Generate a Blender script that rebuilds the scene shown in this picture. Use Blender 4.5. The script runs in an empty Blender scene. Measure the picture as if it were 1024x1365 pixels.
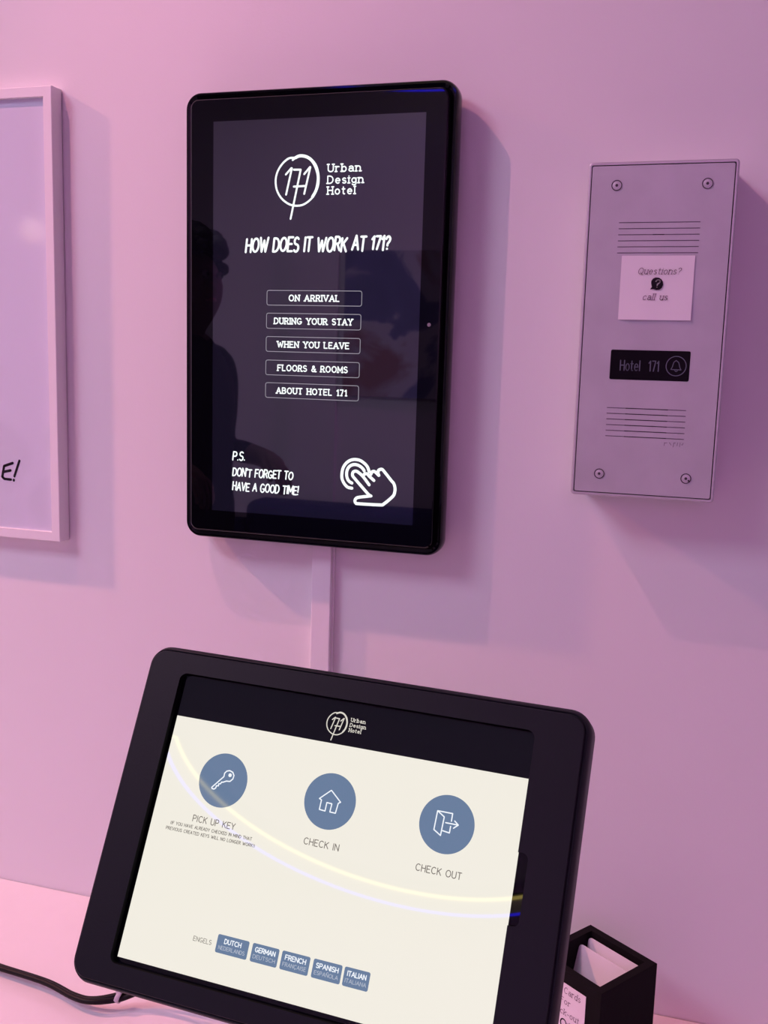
import bpy, bmesh, math, random
from mathutils import Vector, Matrix

random.seed(7)
scn = bpy.context.scene
COL = scn.collection
PI = math.pi

# ------------------------------------------------------------------ camera, world, lights, exposure
ZO = 1.4464                                   # height of the layout's origin above the floor
cam_data = bpy.data.cameras.new('camera')
cam = bpy.data.objects.new('camera', cam_data)
COL.objects.link(cam)
cam_data.sensor_fit = 'VERTICAL'
cam_data.sensor_height = 36.0
cam_data.lens = 36.0 * 1330.0 / 1365.0
cam_data.clip_start = 0.02
yaw, pitch, roll = 0.2930, 0.1485, 0.0292
cam.matrix_world = (Matrix.Translation((0.3277, -0.8615, 0.0245 + ZO)) @ Matrix.Rotation(yaw, 4, 'Z')
                    @ Matrix.Rotation(PI / 2 - pitch, 4, 'X') @ Matrix.Rotation(roll, 4, 'Z'))
scn.camera = cam

vs = scn.view_settings
vs.view_transform = 'Standard'
vs.look = 'None'
vs.exposure = 0.0
vs.gamma = 1.0
vs.use_curve_mapping = False

world = bpy.data.worlds.new('world')
scn.world = world
world.use_nodes = True
world.node_tree.nodes['Background'].inputs[0].default_value = (1.0, 0.6, 0.85, 1)
world.node_tree.nodes['Background'].inputs[1].default_value = 0.05


def lamp(name, kind, loc, target, power, color, size=0.01, spot=60, blend=0.5, size_y=None):
    d = bpy.data.lights.new(name, kind)
    d.energy = power
    d.color = color
    if kind == 'AREA':
        d.shape = 'RECTANGLE'
        d.size = size
        d.size_y = size_y or size
    else:
        d.shadow_soft_size = size
    if kind == 'SPOT':
        d.spot_size = math.radians(spot)
        d.spot_blend = blend
    o = bpy.data.objects.new(name, d)
    COL.objects.link(o)
    o.location = loc
    v = Vector(target) - Vector(loc)
    o.rotation_euler = v.to_track_quat('-Z', 'Y').to_euler()
    return o


SPOT_A = (-0.447, -0.40, 0.924 + ZO)
SPOT_B = (-1.45, -0.40, 0.924 + ZO)
lamp('spot_light_a', 'SPOT', SPOT_A, (0.42, 0.0, 1.20), 18.5, (1.0, 0.34, 0.42), 0.005, 80, 1.0)
lamp('spot_light_b', 'SPOT', SPOT_B, (-0.30, -0.15, 0.9), 90.0, (1.0, 0.36, 0.29), 0.030, 70, 1.0)
lamp('fill_light_top', 'AREA', (-1.45, -1.6, 2.93), (-1.45, -1.6, 0), 33.0, (0.80, 0.71, 1.0), 0.8)  # added fill lamp overhead for the general ambient light
lamp('fill_light_rear', 'AREA', (1.1, -3.95, 2.90), (0.9, -4.4, 1.9), 41.0, (1.0, 0.30, 0.97), 0.9, size_y=0.05)  # added magenta fill lamp, softens the shadows from the far side

# ------------------------------------------------------------------ materials


def mat(name, color, rough=0.5, metal=0.0, spec=0.5, ior=1.5, emit=None, strength=0.0, bump=0.0, bump_scale=200.0,
        vary=0.0, vary_scale=40.0, coat=0.0):
    m = bpy.data.materials.new(name)
    m.use_nodes = True
    nt = m.node_tree
    b = nt.nodes['Principled BSDF']
    b.inputs['Base Color'].default_value = (*color, 1)
    b.inputs['Roughness'].default_value = rough
    b.inputs['Metallic'].default_value = metal
    b.inputs['Specular IOR Level'].default_value = spec
    b.inputs['IOR'].default_value = ior
    b.inputs['Coat Weight'].default_value = coat
    if emit:
        b.inputs['Emission Color'].default_value = (*emit, 1)
        b.inputs['Emission Strength'].default_value = strength
    if bump or vary:
        tc = nt.nodes.new('ShaderNodeTexCoord')
        if bump:
            n = nt.nodes.new('ShaderNodeTexNoise')
            n.inputs['Scale'].default_value = bump_scale
            n.inputs['Detail'].default_value = 3
            nt.links.new(tc.outputs['Object'], n.inputs['Vector'])
            bp = nt.nodes.new('ShaderNodeBump')
            bp.inputs['Strength'].default_value = bump
            bp.inputs['Distance'].default_value = 0.0006
            nt.links.new(n.outputs['Fac'], bp.inputs['Height'])
            nt.links.new(bp.outputs['Normal'], b.inputs['Normal'])
        if vary:
            n2 = nt.nodes.new('ShaderNodeTexNoise')
            n2.inputs['Scale'].default_value = vary_scale
            n2.inputs['Detail'].default_value = 4
            nt.links.new(tc.outputs['Object'], n2.inputs['Vector'])
            r = nt.nodes.new('ShaderNodeValToRGB')
            r.color_ramp.elements[0].color = (*[c * (1 - vary) for c in color], 1)
            r.color_ramp.elements[1].color = (*[min(1, c * (1 + vary)) for c in color], 1)
            r.color_ramp.elements[0].position = 0.3
            r.color_ramp.elements[1].position = 0.7
            nt.links.new(n2.outputs['Fac'], r.inputs['Fac'])
            nt.links.new(r.outputs['Color'], b.inputs['Base Color'])
    return m


M_WALL = mat('wall paint', (0.80, 0.79, 0.80), 0.75, spec=0.25, bump=0.12, bump_scale=420)
M_CEIL = mat('ceiling paint', (0.80, 0.79, 0.80), 0.9, spec=0.2, bump=0.08, bump_scale=200)
M_FLOOR = mat('floor', (0.16, 0.13, 0.14), 0.45, vary=0.15, vary_scale=6)
M_COUNTER = mat('counter laminate', (0.84, 0.80, 0.82), 0.45, spec=0.4, vary=0.01)
M_GLOSS = mat('gloss black plastic', (0.002, 0.002, 0.003), 0.03, spec=0.26)
M_GLASS = mat('black glass', (0.002, 0.002, 0.004), 0.015, spec=0.38)
M_LCD = mat('display lcd glass', (0.010, 0.009, 0.014), 0.02, ior=2.2, emit=(0.001, 0.002, 0.007), strength=1.0)
M_LIT = mat('lit white glyphs', (0.1, 0.1, 0.1), 0.4, emit=(0.90, 1.0, 0.97), strength=1.05)
M_LIT_DIM = mat('lit outline', (0.05, 0.05, 0.05), 0.4, emit=(0.62, 0.62, 0.70), strength=0.42)
M_ENCL = mat('matt black enclosure', (0.010, 0.012, 0.016), 0.5, spec=0.20, bump=0.08, bump_scale=900)
M_INNER = mat('black cutout edge', (0.002, 0.002, 0.003), 0.7, spec=0.1)
M_PAGE = mat('lit page', (0.02, 0.02, 0.02), 0.02, emit=(0.87, 0.84, 0.74), strength=1.0)
M_BAR = mat('dark page header', (0.002, 0.002, 0.003), 0.03, spec=0.25, emit=(0.009, 0.008, 0.014), strength=0.6)
M_BLUE = mat('slate blue button', (0.01, 0.01, 0.01), 0.03, emit=(0.140, 0.215, 0.345), strength=0.95)
M_CREAM = mat('lit cream glyphs', (0.02, 0.02, 0.02), 0.3, emit=(0.86, 0.82, 0.72), strength=0.8)
M_ICON = mat('lit icon white', (0.02, 0.02, 0.02), 0.3, emit=(0.90, 0.95, 1.0), strength=1.0)
M_TXT2 = mat('lit soft white', (0.02, 0.02, 0.02), 0.3, emit=(0.62, 0.68, 0.80), strength=0.75)
M_DARKTXT = mat('grey page text', (0.02, 0.02, 0.02), 0.3, emit=(0.16, 0.145, 0.12), strength=1.0)
M_ALU = mat('brushed aluminium', (0.53, 0.53, 0.56), 0.50, metal=0.30, spec=0.4, bump=0.15, bump_scale=1200, vary=0.05, vary_scale=30)
M_ALU_RIM = mat('aluminium rim', (0.55, 0.53, 0.57), 0.45, metal=0.4)
M_SLOT = mat('slot dark', (0.05, 0.035, 0.05), 0.8)
M_SLOT_ALU = mat('slot floor', (0.26, 0.23, 0.27), 0.6, metal=0.2)
M_ENGRAVE = mat('engraved mark', (0.27, 0.24, 0.28), 0.6)
M_PLATE = mat('black name plate', (0.003, 0.003, 0.004), 0.3, spec=0.10)
M_PLATETXT = mat('grey blue print', (0.13, 0.15, 0.20), 0.6)
M_PAPER = mat('white paper', (0.86, 0.83, 0.86), 0.9, spec=0.1)
M_INK = mat('black ink', (0.015, 0.010, 0.018), 0.8, spec=0.1)
M_GREYINK = mat('grey ink', (0.20, 0.14, 0.19), 0.8, spec=0.1)
M_FRAME = mat('white lacquered wood', (0.83, 0.81, 0.83), 0.5, spec=0.35, bump=0.05, bump_scale=150)
M_PRINT = mat('poster paper', (0.71, 0.74, 0.86), 0.9, spec=0.1)
M_PVC = mat('white plastic trunking', (0.82, 0.80, 0.83), 0.4, spec=0.45)
M_CABLE = mat('black cable', (0.005, 0.004, 0.005), 0.5, spec=0.2)
M_TIE = mat('clear zip tie', (0.62, 0.58, 0.62), 0.35, spec=0.5)
M_BOX = mat('black stained wood', (0.007, 0.006, 0.007), 0.8, spec=0.12, bump=0.2, bump_scale=300)
M_CARD = mat('white plastic card', (0.85, 0.83, 0.86), 0.40, spec=0.4)
M_STEEL = mat('painted steel', (0.02, 0.018, 0.022), 0.4)
M_SPOT = mat('white spotlight body', (0.7, 0.7, 0.7), 0.5)
M_YEL = mat('warm led strip', (0.1, 0.1, 0.1), 0.5, emit=(1.0, 0.78, 0.20), strength=6.0)
M_BLU = mat('blue led strip', (0.1, 0.1, 0.1), 0.5, emit=(0.03, 0.02, 1.0), strength=11.0)
M_HOOP = mat('lit hoop diffuser', (0.5, 0.5, 0.5), 0.5, emit=(1.0, 0.75, 0.55), strength=0.35)
M_FILL_PANEL = mat('added fill panel', (0.5, 0.5, 0.5), 0.5, emit=(1.0, 0.85, 1.0), strength=1.5)  # glowing face of the added overhead fill panel
M_GLOBE = mat('warm globe', (0.5, 0.5, 0.5), 0.5, emit=(1.0, 0.62, 0.40), strength=1.5)
M_BRASS = mat('brass', (0.5, 0.36, 0.16), 0.35, metal=1.0)
M_SKIN = mat('skin', (0.16, 0.085, 0.06), 0.6)
M_CLOTH = mat('black clothing', (0.004, 0.004, 0.005), 0.9, spec=0.1)
M_HAIR = mat('dark hair', (0.006, 0.004, 0.004), 0.7, spec=0.2)
M_LEAF = mat('plant leaf', (0.05, 0.13, 0.05), 0.5, vary=0.3, vary_scale=12)
M_POT = mat('grey plant pot', (0.18, 0.17, 0.18), 0.8)
M_SOIL = mat('soil', (0.03, 0.02, 0.015), 1.0, bump=0.5)
M_SOFA = mat('navy velvet', (0.010, 0.012, 0.10), 0.9)


def painting_material():
    m = mat('abstract canvas', (0.6, 0.6, 0.6), 0.8, spec=0.2)
    nt = m.node_tree
    b = nt.nodes['Principled BSDF']
    tc = nt.nodes.new('ShaderNodeTexCoord')
    n = nt.nodes.new('ShaderNodeTexNoise')
    n.inputs['Scale'].default_value = 2.6
    n.inputs['Detail'].default_value = 6
    n.inputs['Distortion'].default_value = 0.8
    nt.links.new(tc.outputs['Object'], n.inputs['Vector'])
    r = nt.nodes.new('ShaderNodeValToRGB')
    e = r.color_ramp.elements
    e[0].position, e[0].color = 0.36, (0.34, 0.17, 0.13, 1)
    e[1].position, e[1].color = 0.45, (0.55, 0.53, 0.57, 1)
    for p, c in ((0.51, (0.56, 0.55, 0.60, 1)), (0.55, (0.17, 0.19, 0.36, 1)), (0.68, (0.13, 0.14, 0.26, 1))):
        x = e.new(p)
        x.color = c
    nt.links.new(n.outputs['Fac'], r.inputs['Fac'])
    nt.links.new(r.outputs['Color'], b.inputs['Base Color'])
    return m


M_ART = painting_material()

# ------------------------------------------------------------------ helpers


def tag(o, label=None, cat=None, group=None, kind=None):
    if label:
        o['label'] = label
    if cat:
        o['category'] = cat
    if group:
        o['group'] = group
    if kind:
        o['kind'] = kind
    return o


def empty(name, matrix, label, cat, group=None):
    o = bpy.data.objects.new(name, None)
    COL.objects.link(o)
    o.empty_display_size = 0.02
    o.matrix_world = matrix
    return tag(o, label, cat, group)


class MB:
    """collects shapes and links them as one mesh object"""

    def __init__(self):
        self.bm = bmesh.new()
        self.mats = []

    def mi(self, m):
        if m not in self.mats:
            self.mats.append(m)
        return self.mats.index(m)

    def face(self, pts, m, smooth=False):
        vs_ = [self.bm.verts.new(p) for p in pts]
        f = self.bm.faces.new(vs_)
        f.material_index = self.mi(m)
        f.smooth = smooth
        return f

    def loops(self, loops, m, cap0=False, cap1=False, smooth=True, closed=True):
        rows = [[self.bm.verts.new(p) for p in L] for L in loops]
        k = self.mi(m)
        n = len(rows[0])
        for a, b in zip(rows, rows[1:]):
            for i in range(n if closed else n - 1):
                j = (i + 1) % n
                f = self.bm.faces.new((a[i], a[j], b[j], b[i]))
                f.material_index = k
                f.smooth = smooth
        if cap0:
            f = self.bm.faces.new(rows[0][::-1])
            f.material_index = k
        if cap1:
            f = self.bm.faces.new(rows[-1])
            f.material_index = k
        return rows

    def box(self, lo, hi, m, bevel=0.0, seg=2):
        b2 = bmesh.new()
        bmesh.ops.create_cube(b2, size=1)
        for v in b2.verts:
            v.co = Vector([lo[i] + (v.co[i] + 0.5) * (hi[i] - lo[i]) for i in range(3)])
        if bevel:
            bmesh.ops.bevel(b2, geom=list(b2.edges), offset=bevel, segments=seg, profile=0.5, affect='EDGES')
        self.merge(b2, m)

    def merge(self, b2, m, matrix=None, smooth=False):
        k = self.mi(m)
        mp = {}
        for v in b2.verts:
            mp[v] = self.bm.verts.new(matrix @ v.co if matrix else v.co)
        for f in b2.faces:
            g = self.bm.faces.new([mp[v] for v in f.verts])
            g.material_index = k
            g.smooth = smooth
        b2.free()

    def holed(self, outer, holes, z, m):
        """flat face with holes at height z (panel coordinates)"""
        b2 = bmesh.new()
        for L in [outer] + holes:
            vv = [b2.verts.new((p[0], p[1], z)) for p in L]
            for i in range(len(vv)):
                b2.edges.new((vv[i], vv[(i + 1) % len(vv)]))
        bmesh.ops.triangle_fill(b2, edges=list(b2.edges), use_beauty=True, use_dissolve=False, normal=(0, 0, 1))
        for f in b2.faces:
            if f.normal.z < 0:
                f.normal_flip()
        self.merge(b2, m)

    def tube(self, pts, r, m, n=10, caps=True):
        pts = [Vector(p) for p in pts]
        L = []
        up = Vector((0, 0, 1))
        for i, p in enumerate(pts):
            t = (pts[min(i + 1, len(pts) - 1)] - pts[max(i - 1, 0)]).normalized()
            s = t.cross(up)
            if s.length < 1e-4:
                s = t.cross(Vector((1, 0, 0)))
            s.normalize()
            w = s.cross(t)
            rr_ = r[i] if isinstance(r, (list, tuple)) else r
            L.append([p + (s * math.cos(a) + w * math.sin(a)) * rr_ for a in [2 * PI * q / n for q in range(n)]])
        self.loops(L, m, caps, caps)

    def ribbon(self, poly, w, z, m, closed=False):
        """painted stroke of width w with round joins, lying at height z"""
        P = [Vector((p[0], p[1])) for p in poly]
        if closed:
            P = P + [P[0]]
        k = self.mi(m)
        h = w / 2
        for a, b in zip(P, P[1:]):
            d = b - a
            if d.length < 1e-7:
                continue
            d.normalize()
            q = Vector((-d.y, d.x)) * h
            self.face([(*(a - q), z), (*(b - q), z), (*(b + q), z), (*(a + q), z)], m)
        for p in P:
            self.face([(p.x + h * math.cos(t * PI / 4), p.y + h * math.sin(t * PI / 4), z) for t in range(8)], m)

    def disc(self, c, r, z, m, n=48):
        self.face([(c[0] + r * math.cos(2 * PI * i / n), c[1] + r * math.sin(2 * PI * i / n), z) for i in range(n)], m)

    def ring(self, c, r0, r1, z, m, n=40):
        A = [(c[0] + r0 * math.cos(2 * PI * i / n), c[1] + r0 * math.sin(2 * PI * i / n), z) for i in range(n)]
        Bb = [(c[0] + r1 * math.cos(2 * PI * i / n), c[1] + r1 * math.sin(2 * PI * i / n), z) for i in range(n)]
        self.loops([Bb, A], m, smooth=False)

    def lathe(self, prof, m, n=32, c=(0, 0), smooth=True):
        L = [[(c[0] + r * math.cos(2 * PI * i / n), c[1] + r * math.sin(2 * PI * i / n), z) for i in range(n)] for r, z in prof]
        self.loops(L, m, smooth=smooth)

    def build(self, name, parent=None, label=None, recalc=False):
        if recalc:
            bmesh.ops.recalc_face_normals(self.bm, faces=list(self.bm.faces))
        me = bpy.data.meshes.new(name)
        self.bm.to_mesh(me)
        self.bm.free()
        for m in self.mats:
            me.materials.append(m)
        o = bpy.data.objects.new(name, me)
        COL.objects.link(o)
        if parent:
            o.parent = parent
        if label:
            o['label'] = label
        return o


def rr(x0, y0, x1, y1, r, n=8):
    """rounded rectangle, counter-clockwise"""
    out = []
    for cx, cy, a in ((x1 - r, y1 - r, 0), (x0 + r, y1 - r, 90), (x0 + r, y0 + r, 180), (x1 - r, y0 + r, 270)):
        for i in range(n + 1):
            t = math.radians(a + 90 * i / n)
            out.append((cx + r * math.cos(t), cy + r * math.sin(t)))
    return out


def at(L, z):
    return [(p[0], p[1], z) for p in L]


def mm(polys):
    return [[(x / 1000, y / 1000) for x, y in p] for p in polys]


# ------------------------------------------------------------------ stroke lettering


def arc(cx, cy, rx, ry, a, b, n=7):
    return [(cx + rx * math.cos(math.radians(a + (b - a) * i / n)), cy + ry * math.sin(math.radians(a + (b - a) * i / n))) for i in range(n + 1)]


X = 0.68
GL = {
    'A': (.72, [[(0, 0), (.36, 1), (.72, 0)], [(.13, .34), (.59, .34)]]),
    'B': (.60, [[(.3, .53), (0, .53)], [(0, 0), (0, 1), (.3, 1)] + arc(.3, .765, .24, .235, 90, -90) + [(.32, .53)] + arc(.32, .265, .28, .265, 90, -90) + [(0, 0)]]),
    'C': (.70, [arc(.38, .5, .38, .5, 48, 312, 12)]),
    'D': (.66, [[(0, 0), (0, 1), (.24, 1)] + arc(.24, .5, .42, .5, 90, -90, 9) + [(0, 0)]]),
    'E': (.55, [[(.55, 1), (0, 1), (0, 0), (.55, 0)], [(0, .52), (.45, .52)]]),
    'F': (.55, [[(.55, 1), (0, 1), (0, 0)], [(0, .52), (.44, .52)]]),
    'G': (.74, [arc(.38, .5, .38, .5, 48, 330, 12) + [(.74, .42), (.44, .42)]]),
    'H': (.62, [[(0, 0), (0, 1)], [(.62, 0), (.62, 1)], [(0, .52), (.62, .52)]]),
    'I': (.06, [[(.03, 0), (.03, 1)]]),
    'K': (.60, [[(0, 0), (0, 1)], [(.58, 1), (0, .42)], [(.2, .6), (.6, 0)]]),
    'L': (.50, [[(0, 1), (0, 0), (.5, 0)]]),
    'M': (.78, [[(0, 0), (0, 1), (.39, .25), (.78, 1), (.78, 0)]]),
    'N': (.64, [[(0, 0), (0, 1), (.64, 0), (.64, 1)]]),
    'O': (.76, [arc(.38, .5, .38, .5, 90, 450, 16)]),
    'P': (.56, [[(0, 0), (0, 1), (.3, 1)] + arc(.3, .73, .26, .27, 90, -90) + [(0, .46)]]),
    'Q': (.76, [arc(.38, .5, .38, .5, 90, 450, 16), [(.44, .22), (.74, -.1)]]),
    'R': (.60, [[(0, 0), (0, 1), (.3, 1)] + arc(.3, .74, .26, .26, 90, -90) + [(0, .48)], [(.28, .48), (.6, 0)]]),
    'S': (.56, [arc(.28, .755, .26, .245, 35, 270, 8) + arc(.28, .26, .28, .26, 90, -145, 8)]),
    'T': (.62, [[(0, 1), (.62, 1)], [(.31, 1), (.31, 0)]]),
    'U': (.62, [[(0, 1), (0, .3)] + arc(.31, .3, .31, .3, 180, 360, 8) + [(.62, 1)]]),
    'V': (.68, [[(0, 1), (.34, 0), (.68, 1)]]),
    'W': (.96, [[(0, 1), (.24, 0), (.48, .8), (.72, 0), (.96, 1)]]),
    'Y': (.64, [[(0, 1), (.32, .48), (.64, 1)], [(.32, .48), (.32, 0)]]),
    'a': (.52, [arc(.26, .46, .24, .22, 150, 0, 6) + [(.5, .08), (.56, 0)], arc(.25, .2, .25, .2, 60, 420, 12)]),
    'b': (.52, [[(0, 1), (0, 0)], arc(.26, .33, .26, .34, 90, 450, 14)]),
    'c': (.48, [arc(.27, .34, .27, .34, 45, 315, 10)]),
    'd': (.52, [[(.52, 1), (.52, 0)], arc(.26, .33, .26, .34, 90, 450, 14)]),
    'e': (.52, [[(.02, .36), (.52, .36)] + arc(.26, .34, .26, .34, 0, 310, 11)]),
    'g': (.52, [arc(.26, .36, .25, .31, 90, 450, 14), [(.52, .66), (.52, -.05)] + arc(.27, -.05, .25, .22, 0, -150, 7)]),
    'h': (.50, [[(0, 1), (0, 0)], [(0, .42)] + arc(.25, .42, .25, .26, 180, 0, 7) + [(.5, 0)]]),
    'i': (.06, [[(.03, 0), (.03, X)], [(.03, .92), (.03, .93)]]),
    'k': (.48, [[(0, 1), (0, 0)], [(.44, X), (0, .28)], [(.15, .4), (.48, 0)]]),
    'l': (.06, [[(.03, 0), (.03, 1)]]),
    'n': (.50, [[(0, X), (0, 0)], [(0, .42)] + arc(.25, .42, .25, .26, 180, 0, 7) + [(.5, 0)]]),
    'o': (.54, [arc(.27, .34, .27, .34, 90, 450, 14)]),
    'r': (.36, [[(0, X), (0, 0)], [(0, .40)] + arc(.24, .40, .24, .28, 180, 60, 5)]),
    's': (.42, [arc(.21, .51, .19, .17, 35, 270, 7) + arc(.21, .17, .21, .17, 90, -145, 7)]),
    't': (.36, [[(.14, .95), (.14, .14)] + arc(.26, .14, .12, .14, 180, 300, 4), [(0, X), (.34, X)]]),
    'u': (.50, [[(0, X), (0, .26)] + arc(.25, .26, .25, .26, 180, 360, 7), [(.5, X), (.5, 0)]]),
    'y': (.52, [[(0, X), (.26, 0)], [(.52, X), (.2, -.28), (.02, -.28)]]),
    '1': (.28, [[(0, .78), (.22, 1), (.22, 0)]]),
    '7': (.50, [[(0, 1), (.5, 1), (.2, 0)]]),
    '&': (.70, [[(.68, 0), (.2, .68)] + arc(.31, .8, .15, .19, 200, -40, 7) + [(.12, .42)] + arc(.27, .24, .26, .24, 130, 290, 7) + [(.66, .44)]]),
    '?': (.46, [arc(.23, .76, .23, .24, 170, -50, 8) + [(.22, .42), (.22, .28)], [(.22, .02), (.22, .03)]]),
    '!': (.10, [[(.07, 1), (.05, .3)], [(.04, .02), (.04, .03)]]),
    '.': (.10, [[(.05, .02), (.05, .03)]]),
    "'": (.08, [[(.05, 1), (.03, .8)]]),
    '-': (.36, [[(0, .36), (.36, .36)]]),
    '(': (.18, [arc(.28, .45, .26, .6, 130, 230, 6)]),
    ')': (.18, [arc(-.1, .45, .26, .6, 50, -50, 6)]),
    ' ': (.34, []),
}
GL['N~'] = (.64, GL['N'][1] + [[(.14, 1.16), (.26, 1.24), (.38, 1.16), (.5, 1.24)]])
GL['C,'] = (.70, GL['C'][1] + [[(.38, 0), (.42, -.12), (.3, -.2)]])


def letters(s):
    out = []
    for ch in s:
        out.append({'\u00d1': 'N~', '\u00c7': 'C,'}.get(ch, ch))
    return out


def text_polys(s, x0, y0, cap, x1=None, slant=0.0, serif=0.0, track=0.22, jitter=0.0, y1=None):
    """polylines of a line of lettering from (x0, y0); stretched to end at x1"""
    polys, x = [], 0.0
    rnd = random.Random(s)
    for g in letters(s):
        w, P = GL[g]
        dy = rnd.uniform(-jitter, jitter)
        sc_ = 1 + rnd.uniform(-jitter, jitter)
        for p in P:
            q = [(x + px + slant * py, py * sc_ + dy) for px, py in p]
            polys.append(q)
            if serif and len(p) > 1:
                for e, nb in ((0, 1), (-1, -2)):
                    (ax, ay), (bx, by) = p[e], p[nb]
                    if abs(by - ay) > 0.75 * abs(bx - ax) and (ay < 0.02 or abs(ay - 1) < 0.02 or abs(ay - X) < 0.02) and abs(by - ay) > 0.09:
                        cx = x + ax + slant * ay
                        polys.append([(cx - serif, ay), (cx + serif, ay)])
        x += w + track
    x -= track
    k = (x1 - x0) / x if x1 is not None else cap
    dyx = ((y1 - y0) / (x1 - x0)) if y1 is not None else 0
    return [[(x0 + px * k, y0 + py * cap + dyx * px * k) for px, py in p] for p in polys]


def write(mb, s, x0, y0, cap, x1, w, z, m, **kw):
    for p in text_polys(s, x0, y0, cap, x1, **kw):
        mb.ribbon(p, w, z, m)


def wallmat(x, z, y=0.0):
    """panel on the back wall: local x right, y up, z out of the wall"""
    return Matrix(((1, 0, 0, x), (0, 0, -1, y), (0, 1, 0, z + ZO), (0, 0, 0, 1)))


# ------------------------------------------------------------------ room shell
RX0, RX1, RY0, RZ1 = -2.9, 3.4, -4.6, 2.95


def slab(name, lo, hi, m):
    b = MB()
    b.box(lo, hi, m)
    o = b.build(name)
    o['kind'] = 'structure'
    return o


slab('wall_back', (RX0, 0, 0), (RX1, 0.12, RZ1), M_WALL)
slab('wall_front', (RX0, RY0 - 0.12, 0), (RX1, RY0, RZ1), M_WALL)
slab('wall_left', (RX0 - 0.12, RY0 - 0.12, 0), (RX0, 0.12, RZ1), M_WALL)
slab('wall_right', (RX1, RY0 - 0.12, 0), (RX1 + 0.12, 0.12, RZ1), M_WALL)
slab('floor', (RX0 - 0.12, RY0 - 0.12, -0.1), (RX1 + 0.12, 0.12, 0), M_FLOOR)
slab('ceiling', (RX0 - 0.12, RY0 - 0.12, RZ1), (RX1 + 0.12, 0.12, RZ1 + 0.1), M_CEIL)

# ------------------------------------------------------------------ counter
CT = 0.90
root = empty('reception_counter', Matrix.Translation((0, 0, 0)), 'white reception counter against the wall, carrying the check-in tablet and card box', 'counter')
b = MB()
b.box((-1.5, -0.66, CT - 0.04), (1.4, -0.0005, CT), M_COUNTER, 0.003)
b.build('counter_top', root)
b = MB()
b.box((-1.45, -0.60, 0.08), (1.25, -0.02, CT - 0.04), M_COUNTER)
b.box((-1.40, -0.55, 0.0), (1.20, -0.05, 0.08), M_STEEL)
b.build('base_cabinet', root)

# ------------------------------------------------------------------ framed poster
fx1, fz1, fz0 = -0.2640, 0.2717, -0.1619
fx0 = fx1 - 0.3155
root = empty('framed_poster', wallmat(fx0, fz0), 'white framed poster with black brush lettering hanging left of the black display', 'picture')
W_, H_ = fx1 - fx0, fz1 - fz0
fw = 0.0092
b = MB()
o_ = [(0, 0), (W_, 0), (W_, H_), (0, H_)]
i_ = [(fw, fw), (W_ - fw, fw), (W_ - fw, H_ - fw), (fw, H_ - fw)]
e_ = 0.0006
oe = [(e_, e_), (W_ - e_, e_), (W_ - e_, H_ - e_), (e_, H_ - e_)]
b.loops([at(o_, 0.001), at(o_, 0.0164), at(oe, 0.0170), at(i_, 0.0170), at(i_, 0.0108)], M_FRAME, smooth=False)
b.build('frame', root)
b = MB()
b.box((fw - 0.002, fw - 0.002, 0.002), (W_ - fw + 0.002, H_ - fw + 0.002, 0.0125), M_PRINT)
pr = b.build('print', root)
b = MB()


def fr(polys):
    return [[(x / 1000 - fx0, z / 1000 - fz0) for x, z in p] for p in polys]


for p in fr([[(-320.6, -86.3), (-331.0, -89.9), (-333.4, -101.0), (-331.0, -103.0), (-323.2, -103.2)], [(-331.5, -95.8), (-323.4, -93.9)],
             [(-312.6, -83.6), (-319.0, -99.6)], [(-319.8, -103.3), (-319.9, -103.9)],
             [(-352.5, -104), (-349.5, -88), (-345.2, -98), (-339.5, -87.5), (-338.6, -104)],
             [(-357.5, -88), (-361, -104)], [(-378, -90), (-364, -87.5)], [(-371, -89), (-374, -104)]]):
    b.ribbon(p, 0.0027, 0.01265, M_INK)
b.build('lettering', pr)
gm = mat('picture glass', (1, 1, 1), 0.02)
gm.node_tree.nodes['Principled BSDF'].inputs['Transmission Weight'].default_value = 1.0
# clear glazing: a thin mix of transparent and a faint mirror
nt = gm.node_tree
nt.nodes.clear()
out = nt.nodes.new('ShaderNodeOutputMaterial')
tr = nt.nodes.new('ShaderNodeBsdfTransparent')
gl = nt.nodes.new('ShaderNodeBsdfGlossy')
gl.inputs['Roughness'].default_value = 0.06
fn = nt.nodes.new('ShaderNodeFresnel')
fn.inputs['IOR'].default_value = 2.1
mx = nt.nodes.new('ShaderNodeMixShader')
geo = nt.nodes.new('ShaderNodeNewGeometry')
front = nt.nodes.new('ShaderNodeMath')
front.operation = 'SUBTRACT'
front.inputs[0].default_value = 1.0
nt.links.new(geo.outputs['Backfacing'], front.inputs[1])
mul = nt.nodes.new('ShaderNodeMath')
mul.operation = 'MULTIPLY'
nt.links.new(fn.outputs[0], mul.inputs[0])
nt.links.new(front.outputs[0], mul.inputs[1])
nt.links.new(mul.outputs[0], mx.inputs[0])
nt.links.new(tr.outputs[0], mx.inputs[1])
nt.links.new(gl.outputs[0], mx.inputs[2])
nt.links.new(mx.outputs[0], out.inputs[0])
b = MB()
b.face([(fw, fw, 0.0140), (W_ - fw, fw, 0.0140), (W_ - fw, H_ - fw, 0.0140), (fw, H_ - fw, 0.0140)], gm)
b.build('glazing', root)

# ------------------------------------------------------------------ cable trunking
tz0, tz1 = CT - ZO + 0.001, -0.06
root = empty('cable_trunking', wallmat(0.0, tz0), 'narrow white cable trunking running down the wall below the black display', 'trunking')
b = MB()
L_ = tz1 - tz0
b.box((0.0003, 0, 0.0002), (0.0222, L_, 0.0035), M_PVC, 0.0005)
b.build('trunking_base', root)
b = MB()
b.box((0.0020, 0, 0.0035), (0.0207, L_, 0.0092), M_PVC, 0.0007)
b.build('trunking_cover', root)

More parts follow.
